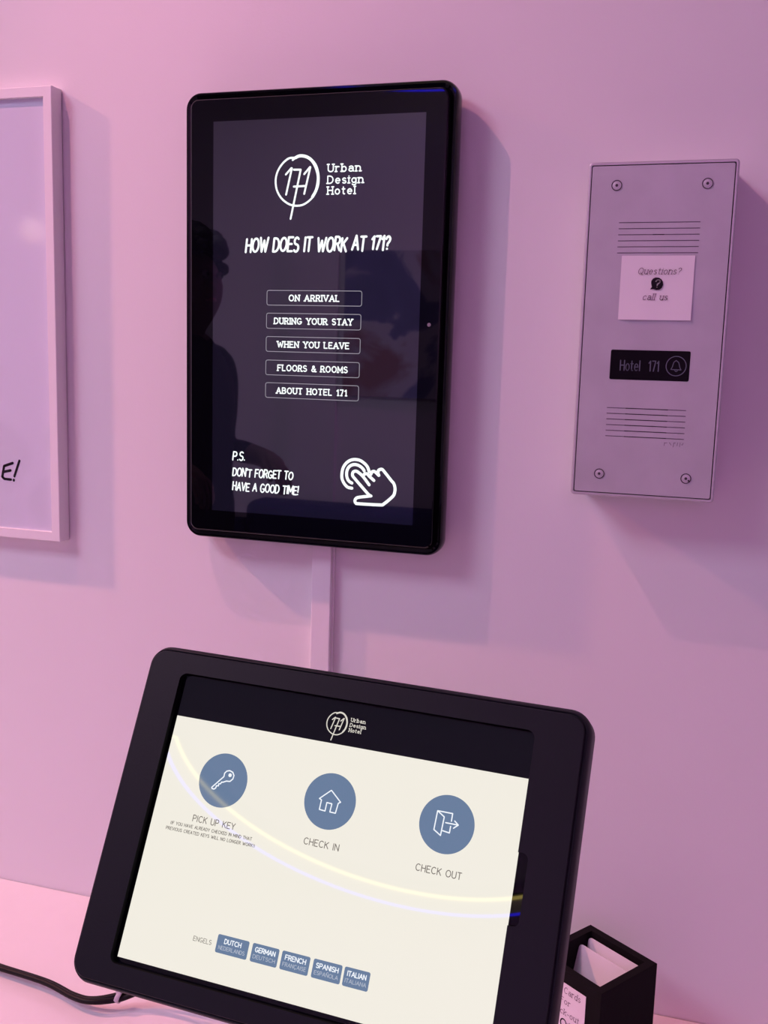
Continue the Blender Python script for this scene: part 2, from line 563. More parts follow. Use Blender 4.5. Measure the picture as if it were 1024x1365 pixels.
# ------------------------------------------------------------------ wall display
root = empty('wall_display', wallmat(-0.0889, 0.2289), 'black portrait touch display on the wall showing the hotel menu in white', 'display')
gx0, gx1, gy0, gy1 = -0.0224, 0.2106, -0.3635, 0.0191


def grow(d, r):
    return rr(gx0 - d, gy0 - d, gx1 + d, gy1 + d, r, 10)


b = MB()
prof = [(-0.045, 0.003), (-0.010, 0.0035), (0.003, 0.0065), (0.0066, 0.0105), (0.0079, 0.0150), (0.0079, 0.0200), (0.0075, 0.0242), (0.0069, 0.0264), (0.0062, 0.027404)]


def rim(d):
    return grow(d, max(0.002, 0.0070 + d))


b.loops([at(rim(d), z) for d, z in prof], M_GLOSS, True, False)
b.loops([at(rim(0.0062), 0.027404), at(rim(0.0046), 0.027404)], M_GLOSS, smooth=False)
b.loops([at(rim(0.0046), 0.027404), at(rim(0.0008), 0.0264)], M_GLOSS, smooth=False)
b.loops([at(rim(0.0008), 0.0264), at(rim(-0.002), 0.0258)], M_GLOSS, False, True, smooth=False)
b.build('housing', root)
b = MB()
b.box((0.04, -0.25, 0.0), (0.15, -0.09, 0.0034), M_STEEL)
b.build('wall_bracket', root)
b = MB()
b.loops([at(grow(0, 0.0070), 0.0260), at(grow(0, 0.0070), 0.0312), at(grow(-0.0006, 0.0066), 0.0318), at(grow(-0.0012, 0.0062), 0.0320)], M_GLASS, False, True, smooth=False)
b.disc((0.2012, -0.1717), 0.0016, 0.03206, M_SLOT_ALU, 16)
glass = b.build('front_glass', root)
b = MB()
b.face([(0, -0.344, 0.0321), (0.1927, -0.344, 0.0321), (0.1927, 0, 0.0321), (0, 0, 0.0321)], M_LCD)
scr = b.build('screen', glass)

LOGO = [[[76.68, -32.69], [71.61, -33.0], [66.05, -36.93], [61.53, -43.2], [59.58, -50.48], [60.72, -58.78], [64.94, -65.76], [71.18, -70.48], [77.35, -72.42], [84.48, -72.08], [90.51, -68.98], [95.46, -64.05], [98.84, -56.85], [99.4, -49.61], [98.04, -42.34], [94.93, -36.84], [89.83, -33.08], [84.76, -31.3], [79.71, -31.7], [75.19, -34.46]], [[69.06, -46.32], [73.98, -41.25], [74.59, -41.26], [69.52, -63.09]], [[76.34, -42.49], [82.74, -42.66], [74.05, -83.42]], [[76.58, -56.55], [86.73, -56.22]], [[86.04, -46.38], [91.18, -40.8], [91.59, -40.81], [86.34, -62.78]]]
LOGOTHICK = [[[77.7, -32.72], [81.73, -31.21], [87.8, -32.12], [93.4, -35.89], [97.56, -43.23], [99.01, -50.5], [97.39, -59.54], [93.98, -65.39]]]
HAND = [[[136.18, -314.86], [132.05, -314.15], [128.54, -310.78], [126.57, -306.33], [126.59, -301.11], [127.85, -296.48], [130.83, -292.41], [134.86, -289.91], [139.27, -289.22], [143.7, -290.07], [147.84, -292.74], [150.28, -295.5], [151.74, -299.29]], [[136.06, -310.31], [132.94, -308.55], [131.13, -304.75], [131.02, -300.2], [132.64, -296.53], [135.65, -294.27], [139.39, -293.74], [143.15, -294.94], [145.92, -297.05], [147.19, -298.91]], [[152.06, -310.92], [146.11, -303.83], [140.91, -299.93], [138.52, -299.62], [136.64, -300.84], [136.43, -303.45], [138.34, -305.93], [151.62, -319.39], [153.35, -320.58], [143.21, -322.43], [140.17, -323.75], [139.2, -326.1], [140.28, -327.99], [142.68, -328.28], [162.35, -327.97], [166.02, -326.87], [173.52, -320.2], [175.42, -316.85], [175.81, -312.31], [174.48, -308.21], [172.41, -306.09], [164.8, -297.55], [162.76, -296.51], [160.44, -297.48], [159.83, -299.77], [160.77, -301.97]], [[146.42, -302.84], [147.74, -301.47], [150.1, -301.33], [151.84, -303.16], [156.33, -306.77]], [[153.48, -301.45], [154.1, -299.47], [156.1, -298.71], [157.81, -299.57], [160.57, -301.99]]]
ZS = 0.0322


def smooth_poly(p, k=3):
    """Catmull-Rom through the points"""
    P = [Vector(q) for q in p]
    out_ = []
    for i in range(len(P) - 1):
        a, b_, c, d = P[max(i - 1, 0)], P[i], P[i + 1], P[min(i + 2, len(P) - 1)]
        for j in range(k):
            t = j / k
            out_.append(0.5 * ((2 * b_) + (c - a) * t + (2 * a - 5 * b_ + 4 * c - d) * t * t + (3 * b_ - a - 3 * c + d) * t ** 3))
    out_.append(P[-1])
    return [tuple(q) for q in out_]


def draw_logo(mb, f, k, z, m):
    """hand-drawn number 171 in a brushed circle; f maps display millimetres to the panel"""
    for i, p in enumerate(LOGO):
        q = [f(*v) for v in p]
        mb.ribbon(smooth_poly(q) if i == 0 else q, 0.0017 * k, z, m)
    mb.ribbon(smooth_poly([f(*v) for v in LOGOTHICK[0]]), 0.0026 * k, z, m)


b = MB()
draw_logo(b, lambda x, y: (x / 1000, y / 1000), 1.0, ZS, M_LIT)
for s_, y_, x0_, x1_ in (('Urban', -45.0, 107.9, 136.7), ('Design', -54.6, 107.7, 139.2), ('Hotel', -63.5, 107.9, 132.4)):
    write(b, s_, x0_ / 1000, y_ / 1000, 0.0060, x1_ / 1000, 0.0011, ZS, M_LIT, serif=0.13, track=0.34)
b.build('logo', scr)
b = MB()
write(b, 'HOW DOES IT WORK AT 171?', 0.0318, -0.1118, 0.0112, 0.1640, 0.0019, ZS, M_LIT, slant=0.16, jitter=0.08, track=0.20, y1=-0.1100)
b.build('headline', scr)
BT = [('ON ARRIVAL', -144.3, -157.0, 73.8, 120.2, 52.7, 140.9), ('DURING YOUR STAY', -164.0, -177.2, 60.1, 132.8, 52.5, 140.6),
      ('WHEN YOU LEAVE', -184.4, -197.4, 63.4, 130.1, 52.4, 140.5), ('FLOORS & ROOMS', -205.0, -218.0, 63.9, 129.2, 52.3, 140.3),
      ('ABOUT HOTEL 171', -225.0, -238.1, 63.1, 129.0, 52.3, 140.1)]
for s_, yt, yb, tx0, tx1, bx0, bx1 in BT:
    b = MB()
    L_ = rr(bx0 / 1000, yb / 1000, bx1 / 1000, yt / 1000, 0.0018, 4)
    b.ribbon(L_, 0.0006, ZS, M_LIT_DIM, closed=True)
    cy = (yt + yb) / 2
    write(b, s_, tx0 / 1000, (cy - 2.5) / 1000, 0.0049, tx1 / 1000, 0.00105, ZS + 0.00002, M_LIT, serif=0.13, track=0.30)
    b.build('menu_button', scr, 'white outlined button reading ' + s_)
b = MB()
write(b, 'P.S.', 0.0206, -0.2960, 0.0074, 0.0324, 0.00125, ZS, M_LIT, slant=0.14, jitter=0.06, track=0.20)
write(b, "DON'T FORGET TO", 0.0206, -0.3107, 0.0070, 0.0796, 0.00125, ZS, M_LIT, slant=0.14, jitter=0.06, track=0.20)
write(b, 'HAVE A GOOD TIME!', 0.0206, -0.3240, 0.0072, 0.0850, 0.00125, ZS, M_LIT, slant=0.14, jitter=0.06, track=0.20)
b.build('postscript', scr)
b = MB()
for i, p in enumerate(mm(HAND)):
    b.ribbon(smooth_poly(p), 0.0027, ZS, M_LIT)
b.build('touch_icon', scr)

# ------------------------------------------------------------------ intercom
IX, IZ = 0.2950, 0.0530
root = empty('wall_intercom', wallmat(IX, IZ), 'grey aluminium intercom panel with speaker slots on the wall right of the display', 'intercom')
ix0, ix1, iy0, iy1 = -0.0556, 0.0556, -0.1298, 0.1298
DI = 0.045


def irr(d, r):
    return rr(ix0 + d, iy0 + d, ix1 - d, iy1 - d, max(r, 0.0004), 5)


b = MB()
b.loops([at(irr(0.0012, 0.003), 0.0002), at(irr(0.0012, 0.003), DI - 0.012), at(irr(0.0, 0.003), DI - 0.009), at(irr(0.0, 0.003), DI - 0.0010), at(irr(0.0004, 0.0026), DI - 0.0003),
         at(irr(0.0011, 0.0022), DI), at(irr(0.0023, 0.0014), DI), at(irr(0.0023, 0.0014), DI - 0.003)], M_ALU_RIM, True, False, smooth=False)
b.face(at(irr(0.001, 0.0016), DI - 0.003), M_SLOT)
b.build('housing', root)
P_IN = 0.0031
pl = irr(P_IN, 0.0012)
holes = []
slots = []
for k in range(6):
    y = 0.0841 - k * 0.00457
    slots.append((-0.0300, 0.0305, y))
for k in range(6):
    y = -0.0587 - k * 0.00449
    slots.append((-0.0304, 0.0301, y))
for x0_, x1_, y in slots:
    holes.append([(x0_, y - 0.00036), (x1_, y - 0.00036), (x1_, y + 0.00036), (x0_, y + 0.00036)])
npx0, npx1, npy0, npy1 = -0.0299, 0.0302, -0.0361, -0.0132
holes.append(rr(npx0 - 0.0002, npy0 - 0.0002, npx1 + 0.0002, npy1 + 0.0002, 0.0012, 4))
b = MB()
b.holed(pl, [h[::-1] for h in holes], DI, M_ALU)
b.loops([at(pl, DI - 0.0026), at(pl, DI)], M_ALU, smooth=False)
for h in holes:
    b.loops([at(h, DI), at(h, DI - 0.0010)], M_SLOT_ALU, smooth=False)
for k, (x0_, x1_, y) in enumerate(slots):
    z = DI - 0.0005
    b.face([(x0_, y - 0.0005, z), (x1_, y - 0.0005, z), (x1_, y + 0.0005, z), (x0_, y + 0.0005, z)], M_SLOT_ALU)
    z += 0.0002
    if k >= 6:
        b.face([(-0.0160, y - 0.0005, z), (0.0164, y - 0.0005, z), (0.0164, y + 0.0005, z), (-0.0160, y + 0.0005, z)], M_SLOT)
    elif k == 2:
        b.face([(-0.0040, y - 0.0005, z), (0.0045, y - 0.0005, z), (0.0045, y + 0.0005, z), (-0.0040, y + 0.0005, z)], M_SLOT)
plate = b.build('face_plate', root)
b = MB()
BRAND = [[[15.71, -84.4], [15.31, -86.74]], [[15.38, -84.59], [17.49, -84.48]], [[19.14, -84.23], [20.67, -86.17]], [[22.75, -84.22], [22.15, -87.54]], [[22.92, -84.32], [23.86, -84.27]], [[25.51, -84.08], [25.13, -86.52]], [[27.45, -84.09], [27.1, -87.1]], [[28.37, -85.48], [29.2, -85.44]], [[29.65, -84.09], [29.22, -85.73]]]
for p in mm(BRAND):
    b.ribbon(p, 0.0005, DI + 0.00005, M_ENGRAVE)
b.build('engraved_mark', plate)
for sx, sy, tamper in ((-0.0334, 0.1121, 0), (0.0336, 0.1121, 0), (-0.0334, -0.1118, 0), (0.0336, -0.1118, 1)):
    b = MB()
    prof = [(0.0040, DI + 0.0000), (0.0040, DI + 0.00035), (0.0034, DI + 0.00035), (0.0030, DI - 0.0002 + 0.0003), (0.0027, DI + 0.0003), (0.0022, DI + 0.00045), (0.0011, DI + 0.0005), (0.0009, DI + 0.0005)]
    b.lathe(prof, M_ALU_RIM, 24, (sx, sy))
    b.ring((sx, sy), 0.0034, 0.0041, DI + 0.00042, M_SLOT, 24)
    b.disc((sx, sy), 0.0012, DI + 0.00055, M_SLOT, 6)
    if tamper:
        b.disc((sx + 0.0022, sy - 0.0016), 0.0008, DI + 0.0009, M_SLOT, 8)
    b.build('screw', root)
b = MB()
L_ = rr(npx0, npy0, npx1, npy1, 0.0010, 4)
b.loops([at(L_, DI - 0.001), at(L_, DI + 0.0001), at(rr(npx0 + .0003, npy0 + .0003, npx1 - .0003, npy1 - .0003, 0.0008, 4), DI + 0.0003)], M_PLATE, False, True, smooth=False)
npl = b.build('name_plate', root)
b = MB()
write(b, 'Hotel  171', -0.0221, -0.0290, 0.0078, 0.0073, 0.0008, DI + 0.0004, M_PLATETXT, track=0.24)
b.build('lettering', npl)
b = MB()
BELL = [[[16.4, -27.27], [17.35, -25.55], [18.32, -21.71], [20.03, -20.23], [22.03, -21.86], [23.13, -25.8], [24.07, -27.47], [16.4, -27.27]], [[19.42, -28.03], [20.47, -28.85], [21.4, -28.14]]]
for p in mm(BELL):
    b.ribbon(p, 0.0006, DI + 0.0004, M_PLATETXT)
b.ring((0.0202, -0.0246), 0.0072, 0.0078, DI + 0.0004, M_PLATETXT)
b.build('bell_button', npl)

# paper note on the intercom
root = empty('paper_note', wallmat(IX, IZ), 'square white paper note reading Questions? call us, stuck on the intercom', 'note')
b = MB()
N_ = 10
x0_, x1_, y0_, y1_ = -0.0262, 0.0285, 0.0103, 0.0592
rows = []
for j in range(N_ + 1):
    v = j / N_
    rows.append([(x0_ + (x1_ - x0_) * u / N_, y0_ + (y1_ - y0_) * v, DI + 0.0006 + 0.0008 * (1 - v) ** 3 * (0.4 + 0.6 * math.sin(PI * u / N_ * 1.7) ** 2)) for u in range(N_ + 1)])
b.loops(rows, M_PAPER, closed=False)
note = b.build('paper', root)
b = MB()
zt = DI + 0.0012
write(b, 'Questions?', -0.0132, 0.0452, 0.0046, 0.0184, 0.00042, zt, M_GREYINK, slant=0.22, serif=0.10, track=0.26)
write(b, 'call us', -0.0084, 0.0256, 0.0046, 0.0098, 0.00045, zt, M_GREYINK, slant=0.22, serif=0.10, track=0.26)
b.build('lettering', note)
b = MB()
BUB = [[[-2.78, 38.23], [-2.67, 40.17], [-1.48, 41.89], [0.39, 42.67], [2.7, 42.52], [4.69, 41.37], [5.97, 39.44], [6.28, 37.11], [5.52, 34.78], [3.7, 33.37], [1.42, 33.04], [-0.94, 33.81], [-3.24, 33.56], [-2.06, 35.51]]]
p = mm(BUB)[0][::-1]
b.face(at(p, zt), M_INK)
for p in text_polys('?', 0.0002, 0.0352, 0.0056, 0.0034, slant=0.1):
    b.ribbon(p, 0.0009, zt + 0.0001, M_PAPER)
b.build('speech_bubble_icon', note)

# ------------------------------------------------------------------ check-in kiosk
KR = ((0.99911142, 0.03364899, -0.02537925), (-0.03782094, 0.45005750, -0.89219831), (-0.01859943, 0.89236539, 0.45093023))
KO = (0.16190166, -0.44498323, -0.28686698 + ZO)
KM = Matrix([[*KR[i], KO[i]] for i in range(3)] + [[0, 0, 0, 1]])
root = empty('tablet_kiosk', KM, 'black check-in kiosk with tilted bright tablet screen in front of the wall', 'kiosk')
b = MB()
ex0, ex1, ey0, ey1 = -0.1243, 0.1263, -0.0165, 0.1632
FN = 0.0040


def kr(d, r):
    return rr(ex0 + d, ey0 + d, ex1 - d, ey1 - d, r, 10)


face_out = kr(0.0037, 0.0084)
ox0, ox1, oy0, oy1 = -0.1010, 0.0992, -0.0028, 0.1490
nx, ny0, ny1 = 0.1044, 0.0578, 0.0910
opening = rr(ox0, oy0, ox1, oy1, 0.0042, 6)
# thumb cut-out for the home button on the right edge
k_ = opening.index(min(opening, key=lambda q: (q[0] - ox1) ** 2 + (q[1] - (oy1 - 0.0042)) ** 2))
opening = opening[k_:] + opening[:k_]          # starts at the upper end of the right edge, runs counter-clockwise
notch = [(ox1, ny0)] + [(nx - 0.003 + 0.003 * math.cos(t), ny0 + 0.003 + 0.003 * math.sin(t)) for t in [math.radians(-90 + 15 * i) for i in range(7)]] + \
        [(nx - 0.003 + 0.003 * math.cos(t), ny1 - 0.003 + 0.003 * math.sin(t)) for t in [math.radians(15 * i) for i in range(7)]] + [(ox1, ny1)]
opening = opening + notch
b.holed(face_out, [opening[::-1]], FN, M_ENCL)
b.loops([at(opening, FN), at(opening, 0.0001)], M_INNER, smooth=False)
prof = [(0.006, -0.024), (0.0012, -0.021), (0.0, -0.017), (0.0, -0.0035), (0.0005, -0.0008), (0.0017, 0.0015), (0.0025, 0.0026), (0.0026, 0.0016), (0.0033, 0.0016), (0.0034, 0.0036)]
b.loops([at(kr(d, max(0.0084, 0.0118 - d)), z) for d, z in prof] + [at(face_out, FN)], M_ENCL, True, False)
b.build('enclosure', root)
b = MB()
tb = rr(-0.1195, -0.0105, 0.1195, 0.1585, 0.009, 6)
b.loops([at(tb, -0.0075), at(tb, -0.0006), at(rr(-0.119, -0.010, 0.119, 0.158, 0.0085, 6), 0.0)], M_GLASS, True, True, smooth=False)
tab = b.build('tablet', root)
ZK = 0.00025
sx0, sx1, sy0, sy1, syb = -0.0988, 0.0990, 0.0001, 0.1480, 0.1258
b = MB()
b.face(at([(sx0 + 0.0, sy0), (sx1, sy0), (sx1, syb), (sx0, syb)], ZK), M_PAGE)
b.face(at([(sx0, syb), (sx1, syb), (sx1, sy1), (sx0, sy1)], ZK), M_BAR)
ks = b.build('screen', root, 'lit cream page with dark header bar')
Z1, Z2 = ZK + 0.00012, ZK + 0.00022
b = MB()
s_ = 0.285
draw_logo(b, lambda x, y: (-0.0055 + (x - 79.5) * s_ / 1000, 0.1363 + (y + 52) * s_ / 1000), s_ * 1.15, Z1, M_CREAM)
for t_, y_, x0_, x1_ in (('Urban', 138.6, 2.0, 9.8), ('Design', 135.9, 1.9, 10.6), ('Hotel', 133.2, 1.9, 8.5)):
    write(b, t_, x0_ / 1000, y_ / 1000, 0.0017, x1_ / 1000, 0.00034, Z1, M_CREAM, serif=0.13, track=0.34)
b.build('logo', ks)
KEY = [[[-62.54, 98.67], [-62.62, 100.33], [-61.57, 101.69], [-59.93, 102.17], [-58.03, 101.63], [-56.93, 100.09], [-57.14, 98.2], [-58.51, 96.72], [-60.57, 96.54], [-62.43, 95.59], [-63.14, 95.59], [-63.58, 94.58], [-64.59, 94.41], [-64.45, 93.38], [-65.67, 93.16], [-65.72, 92.04], [-66.58, 91.27], [-67.8, 91.36], [-68.16, 91.91], [-62.63, 98.47]]]
HOME = [[[-1.15, 102.33], [-6.7, 97.23], [-5.43, 96.75], [-5.55, 91.91], [-2.36, 91.68], [-2.24, 95.97], [0.58, 95.83], [0.34, 91.71], [3.43, 91.63], [3.94, 96.71], [5.06, 97.42], [-0.97, 102.29]]]
DOOR = [[[56.15, 102.65], [55.85, 93.46], [59.65, 91.33], [59.99, 100.35], [56.15, 102.65], [63.92, 102.68], [63.93, 99.01]], [[60.32, 93.75], [63.88, 93.32], [63.95, 96.51]], [[61.17, 97.77], [67.65, 97.8]], [[65.56, 99.39], [67.65, 97.8], [65.53, 95.93]]]
for cx, cy, icon, word, tx0, ty0, tx1, nm in ((-62.6, 96.6, KEY, 'PICK UP KEY', -74.7, 73.2, -49.9, 'key'), (-0.8, 96.9, HOME, 'CHECK IN', -10.3, 73.9, 8.8, 'house'), (61.8, 97.1, DOOR, 'CHECK OUT', 50.1, 73.0, 73.2, 'open door')):
    b = MB()
    b.disc((cx / 1000, cy / 1000), 0.0141, Z1, M_BLUE, 56)
    for p in mm(icon):
        b.ribbon(p, 0.00062 if nm == 'key' else 0.00058, Z2, M_ICON)
    if nm == 'key':
        b.disc((-0.0592, 0.0999), 0.0010, Z2, M_ICON, 12)
    write(b, word, tx0 / 1000, ty0 / 1000, 0.0031, tx1 / 1000, 0.00042, Z1, M_DARKTXT, track=0.24)
    if nm == 'key':
        write(b, '(IF YOU HAVE ALREADY CHECKED IN MIND THAT', -0.0870, 0.0694, 0.0015, -0.0390, 0.00028, Z1, M_DARKTXT, track=0.26, y1=0.0699)
        write(b, 'PREVIOUS CREATED KEYS WILL NO LONGER WORK!)', -0.0890, 0.0664, 0.0015, -0.0366, 0.00028, Z1, M_DARKTXT, track=0.26, y1=0.0669)
    b.build('action_button', ks, 'round blue button with white %s icon and caption %s' % (nm, word))
b = MB()
write(b, 'ENGELS', -0.0587, 0.0167, 0.0021, -0.0485, 0.00027, Z1, M_DARKTXT, track=0.24)
b.build('language_caption', ks)
for x0_, x1_, a_, c_ in ((-45.6, -27.9, 'DUTCH', 'NEDERLANDS'), (-26.0, -11.3, 'GERMAN', 'DEUTSCH'), (-9.7, 5.5, 'FRENCH', 'FRAN\u00c7AISE'), (7.3, 22.5, 'SPANISH', 'ESPA\u00d1OLA'), (23.7, 37.0, 'ITALIAN', 'ITALIANA')):
    b = MB()
    b.face(at(rr(x0_ / 1000, 0.0140, x1_ / 1000, 0.0227, 0.0009, 4), Z1), M_BLUE)
    m_ = (x0_ + x1_) / 2000
    w_ = (x1_ - x0_) / 1000
    h_ = {'DUTCH': 0.26, 'GERMAN': 0.37, 'FRENCH': 0.36, 'SPANISH': 0.38, 'ITALIAN': 0.36}[a_] * w_
    write(b, a_, m_ - h_, 0.0189, 0.0021, m_ + h_, 0.00042, Z2, M_ICON, track=0.2)
    write(b, c_, m_ - 0.41 * w_, 0.0158, 0.0017, m_ + 0.41 * w_, 0.00024, Z2, M_TXT2, track=0.22)
    b.build('language_button', ks, 'small blue button reading ' + a_)
b = MB()
b.lathe([(0.0052, 0.00015), (0.0046, 0.00015)], M_SLOT, 24, (0.1108, 0.0745))
b.build('home_button', tab)
# stand behind the enclosure
inv = KM.inverted()
b = MB()
p0 = inv @ Vector((0.165, -0.300, CT + 0.012))
p1 = inv @ Vector((0.165, -0.335, CT + 0.16))
p2 = KM.inverted() @ (KM @ Vector((0.0, 0.060, -0.030)))
b.tube([p0, p0.lerp(p1, 0.5), p1, p1.lerp(p2, 0.6) + Vector((0, 0, -0.012)), p2], 0.016, M_STEEL, 16)
b.tube([p2 + Vector((0, 0, -0.004)), p2 + Vector((0, 0, 0.0065))], 0.045, M_STEEL, 24)
b.build('stand_arm', root)
b = MB()
b.lathe([(0.0, 0.014), (0.020, 0.014), (0.060, 0.009), (0.0700, 0.006), (0.0710, 0.0), (0.0, 0.0)], M_STEEL, 40)
o = b.build('stand_base', root)
o.matrix_local = inv @ Matrix.Translation((0.165, -0.300, CT + 0.0002))

# ------------------------------------------------------------------ cables
CZ = CT


def spline(pts, k=8):
    P = [Vector(p) for p in pts]
    out_ = []
    for i in range(len(P) - 1):
        a, b_, c, d = P[max(i - 1, 0)], P[i], P[i + 1], P[min(i + 2, len(P) - 1)]
        for j in range(k):
            t = j / k
            out_.append(0.5 * ((2 * b_) + (c - a) * t + (2 * a - 5 * b_ + 4 * c - d) * t * t + (3 * b_ - a - 3 * c + d) * t ** 3))
    out_.append(P[-1])
    return out_


b = MB()
pts = [(-0.62, -0.16, .0030), (-0.40, -0.130, .0030), (-0.2701, -0.1440, .006), (-0.2449, -0.1490, .008), (-0.1922, -0.1560, .010), (-0.1534, -0.1672, .011), (-0.1337, -0.1680, .012), (-0.1148, -0.1585, .0125), (-0.100, -0.1520, .018),
       (-0.080, -0.152, .030), (-0.045, -0.162, .048), (0.02, -0.195, .055), (0.09, -0.235, .050), (0.150, -0.268, .040)]
b.tube(spline([(x, y, CZ + z) for x, y, z in pts]), 0.0026, M_CABLE, 10)
tag(b.build('power_cable'), 'black cable sagging lower into the clear tie on the counter', 'cable')
b = MB()
pts = [(-0.62, -0.150, .0030), (-0.40, -0.1245, .0030), (-0.2701, -0.1395, .0045), (-0.2449, -0.1445, .006), (-0.1922, -0.1512, .0075), (-0.1577, -0.1610, .0085), (-0.1369, -0.1620, .010), (-0.1143, -0.1540, .015), (-0.102, -0.1480, .023),
       (-0.078, -0.146, .036), (-0.040, -0.156, .054), (0.02, -0.189, .061), (0.09, -0.229, .058), (0.146, -0.262, .048)]
b.tube(spline([(x, y, CZ + z) for x, y, z in pts]), 0.0024, M_CABLE, 10)
tag(b.build('data_cable'), 'thinner black cable running nearer the wall through the clear tie', 'cable')
b = MB()
rows = []
for x in (-0.1168, -0.1125):
    rows.append([(x + 0.001 * math.sin(a), -0.1562 + 0.0062 * math.cos(a), CZ + 0.0136 + 0.0052 * math.sin(a)) for a in [2 * PI * i / 18 for i in range(18)]])
inner = [[(x, -0.1562 + (y + 0.1562) * 0.86, CZ + 0.0136 + (z - CZ - 0.0136) * 0.84) for x, y, z in r] for r in rows]
b.loops([rows[0], rows[1], inner[1], inner[0], rows[0]], M_TIE)
b.box((-0.1172, -0.1590, CZ + 0.0175), (-0.1120, -0.1530, CZ + 0.0215), M_TIE, 0.0008)
b.tube([(-0.1146, -0.1560, CZ + 0.0205), (-0.1150, -0.1540, CZ + 0.0270)], 0.0011, M_TIE, 6)
tag(b.build('cable_tie', recalc=True), 'clear zip tie holding the two black cables together', 'cable tie')

# ------------------------------------------------------------------ key card box
BH, BS, BW = 0.100, 0.0690, 0.0070
BM = Matrix.Translation((0.2862, -0.0948, CT)) @ Matrix.Rotation(-0.607, 4, 'Z')
root = empty('key_card_box', BM, 'open black wooden box for key cards on the counter beside the kiosk', 'box')
h = BS / 2
b = MB()
sq = lambda r: [(-r, -r), (r, -r), (r, r), (-r, r)]
b.loops([at(sq(h), 0.0003), at(sq(h), BH - 0.0004), at(sq(h - 0.0004), BH), at(sq(h - BW), BH), at(sq(h - BW), 0.011)], M_BOX, True, True, smooth=False)
b.build('box_body', root)
# paper sign on its front
root = empty('box_sign', BM @ Matrix.Translation((0, -h, 0)) @ Matrix.Rotation(PI / 2, 4, 'X'), 'white paper sign with key icon on the front of the black card box', 'sign')
b = MB()
sgx0, sgx1, sgy0, sgy1 = -0.0245, 0.0205, 0.022, 0.0905
b.box((sgx0, sgy0, 0.0002), (sgx1, sgy1, 0.0005), M_PAPER)
sg = b.build('paper', root)
b = MB()
zt = 0.0006
mid = (sgx0 + sgx1) / 2
write(b, 'Key Cards', mid - 0.0130, 0.0825, 0.0050, mid + 0.0172, 0.0005, zt, M_GREYINK, slant=0.10, serif=0.10, track=0.28)
write(b, 'For', mid - 0.0025, 0.0735, 0.0046, mid + 0.0075, 0.0005, zt, M_GREYINK, slant=0.10, serif=0.10, track=0.28)
write(b, 'Check-out', mid - 0.0135, 0.0640, 0.0048, mid + 0.0170, 0.0005, zt, M_GREYINK, slant=0.10, serif=0.10, track=0.28)
b.build('lettering', sg)
b = MB()
kx, ky = mid + 0.0020, 0.0565
b.ribbon([(kx + 0.0030 * math.cos(t), ky + 0.0036 * math.sin(t)) for t in [2 * PI * i / 14 for i in range(14)]], 0.0011, zt, M_INK, closed=True)
b.ribbon([(kx + 0.001, ky - 0.0036), (kx + 0.0052, ky - 0.0150)], 0.0012, zt, M_INK)
b.ribbon([(kx + 0.0040, ky - 0.0118), (kx + 0.0065, ky - 0.0108)], 0.0010, zt, M_INK)
b.ribbon([(kx + 0.0050, ky - 0.0145), (kx + 0.0075, ky - 0.0135)], 0.0010, zt, M_INK)
for i in range(3):
    b.ribbon([(kx - 0.0110 + 0.0004 * i, ky - 0.004 - 0.0030 * i), (kx - 0.0050 + 0.0004 * i, ky - 0.0045 - 0.0030 * i)], 0.0007, zt, M_INK)
    r_ = 0.0052 + 0.0013 * i
    b.ribbon([(kx + r_ * math.cos(t), ky - 0.001 + r_ * math.sin(t)) for t in [math.radians(-35 + 14 * q) for q in range(6)]], 0.0006, zt, M_GREYINK)
b.build('key_icon', sg)


def card(x, y, z, lean, turn, label, slide=0.0):
    """key card standing in the box; its foot is at (x, y, z) in the box"""
    m = BM @ Matrix.Translation((x, y, z)) @ Matrix.Rotation(turn, 4, 'Z') @ Matrix.Rotation(PI / 2 - lean, 4, 'X') @ Matrix.Rotation(slide, 4, 'Z')
    b_ = MB()
    L1 = rr(-0.027, 0, 0.027, 0.0856, 0.0034, 5)
    b_.loops([at(L1, 0), at(L1, 0.0008)], M_CARD, True, True, smooth=False)
    o_ = b_.build('key_card')
    o_.matrix_world = m
    return tag(o_, label, 'key card', 'key cards in the black box')


card(0.0004, 0.0155, 0.0112, 0.10, 0.0, 'white key card at the back of the black box, half hidden by another')
card(-0.0004, -0.0090, 0.0112, 0.27, 0.0, 'white key card leaning in the middle of the black box, showing its broad face')
card(0.0, -0.0225, 0.0112, -0.030, 0.0, 'white key card standing upright at the front edge of the black box')

# ------------------------------------------------------------------ lamps of the room and added fill fixtures
for loc, lab in ((SPOT_A, 'small white hanging spotlight above the black display'), (SPOT_B, 'small white hanging spotlight further left along the wall')):
    root = empty('pendant_spotlight', Matrix.Translation(loc), lab, 'spotlight', 'hanging spotlights')
    b = MB()
    b.lathe([(0.0, 0.075), (0.030, 0.075), (0.034, 0.070), (0.034, 0.004), (0.028, 0.004), (0.026, 0.020), (0.0, 0.020)], M_SPOT, 28)
    b.build('lamp_body', root)
    b = MB()
    b.tube([(0, 0, 0.074), (0, 0, RZ1 - loc[2] - 0.0005)], 0.006, M_SPOT, 10)
    b.build('rod', root)

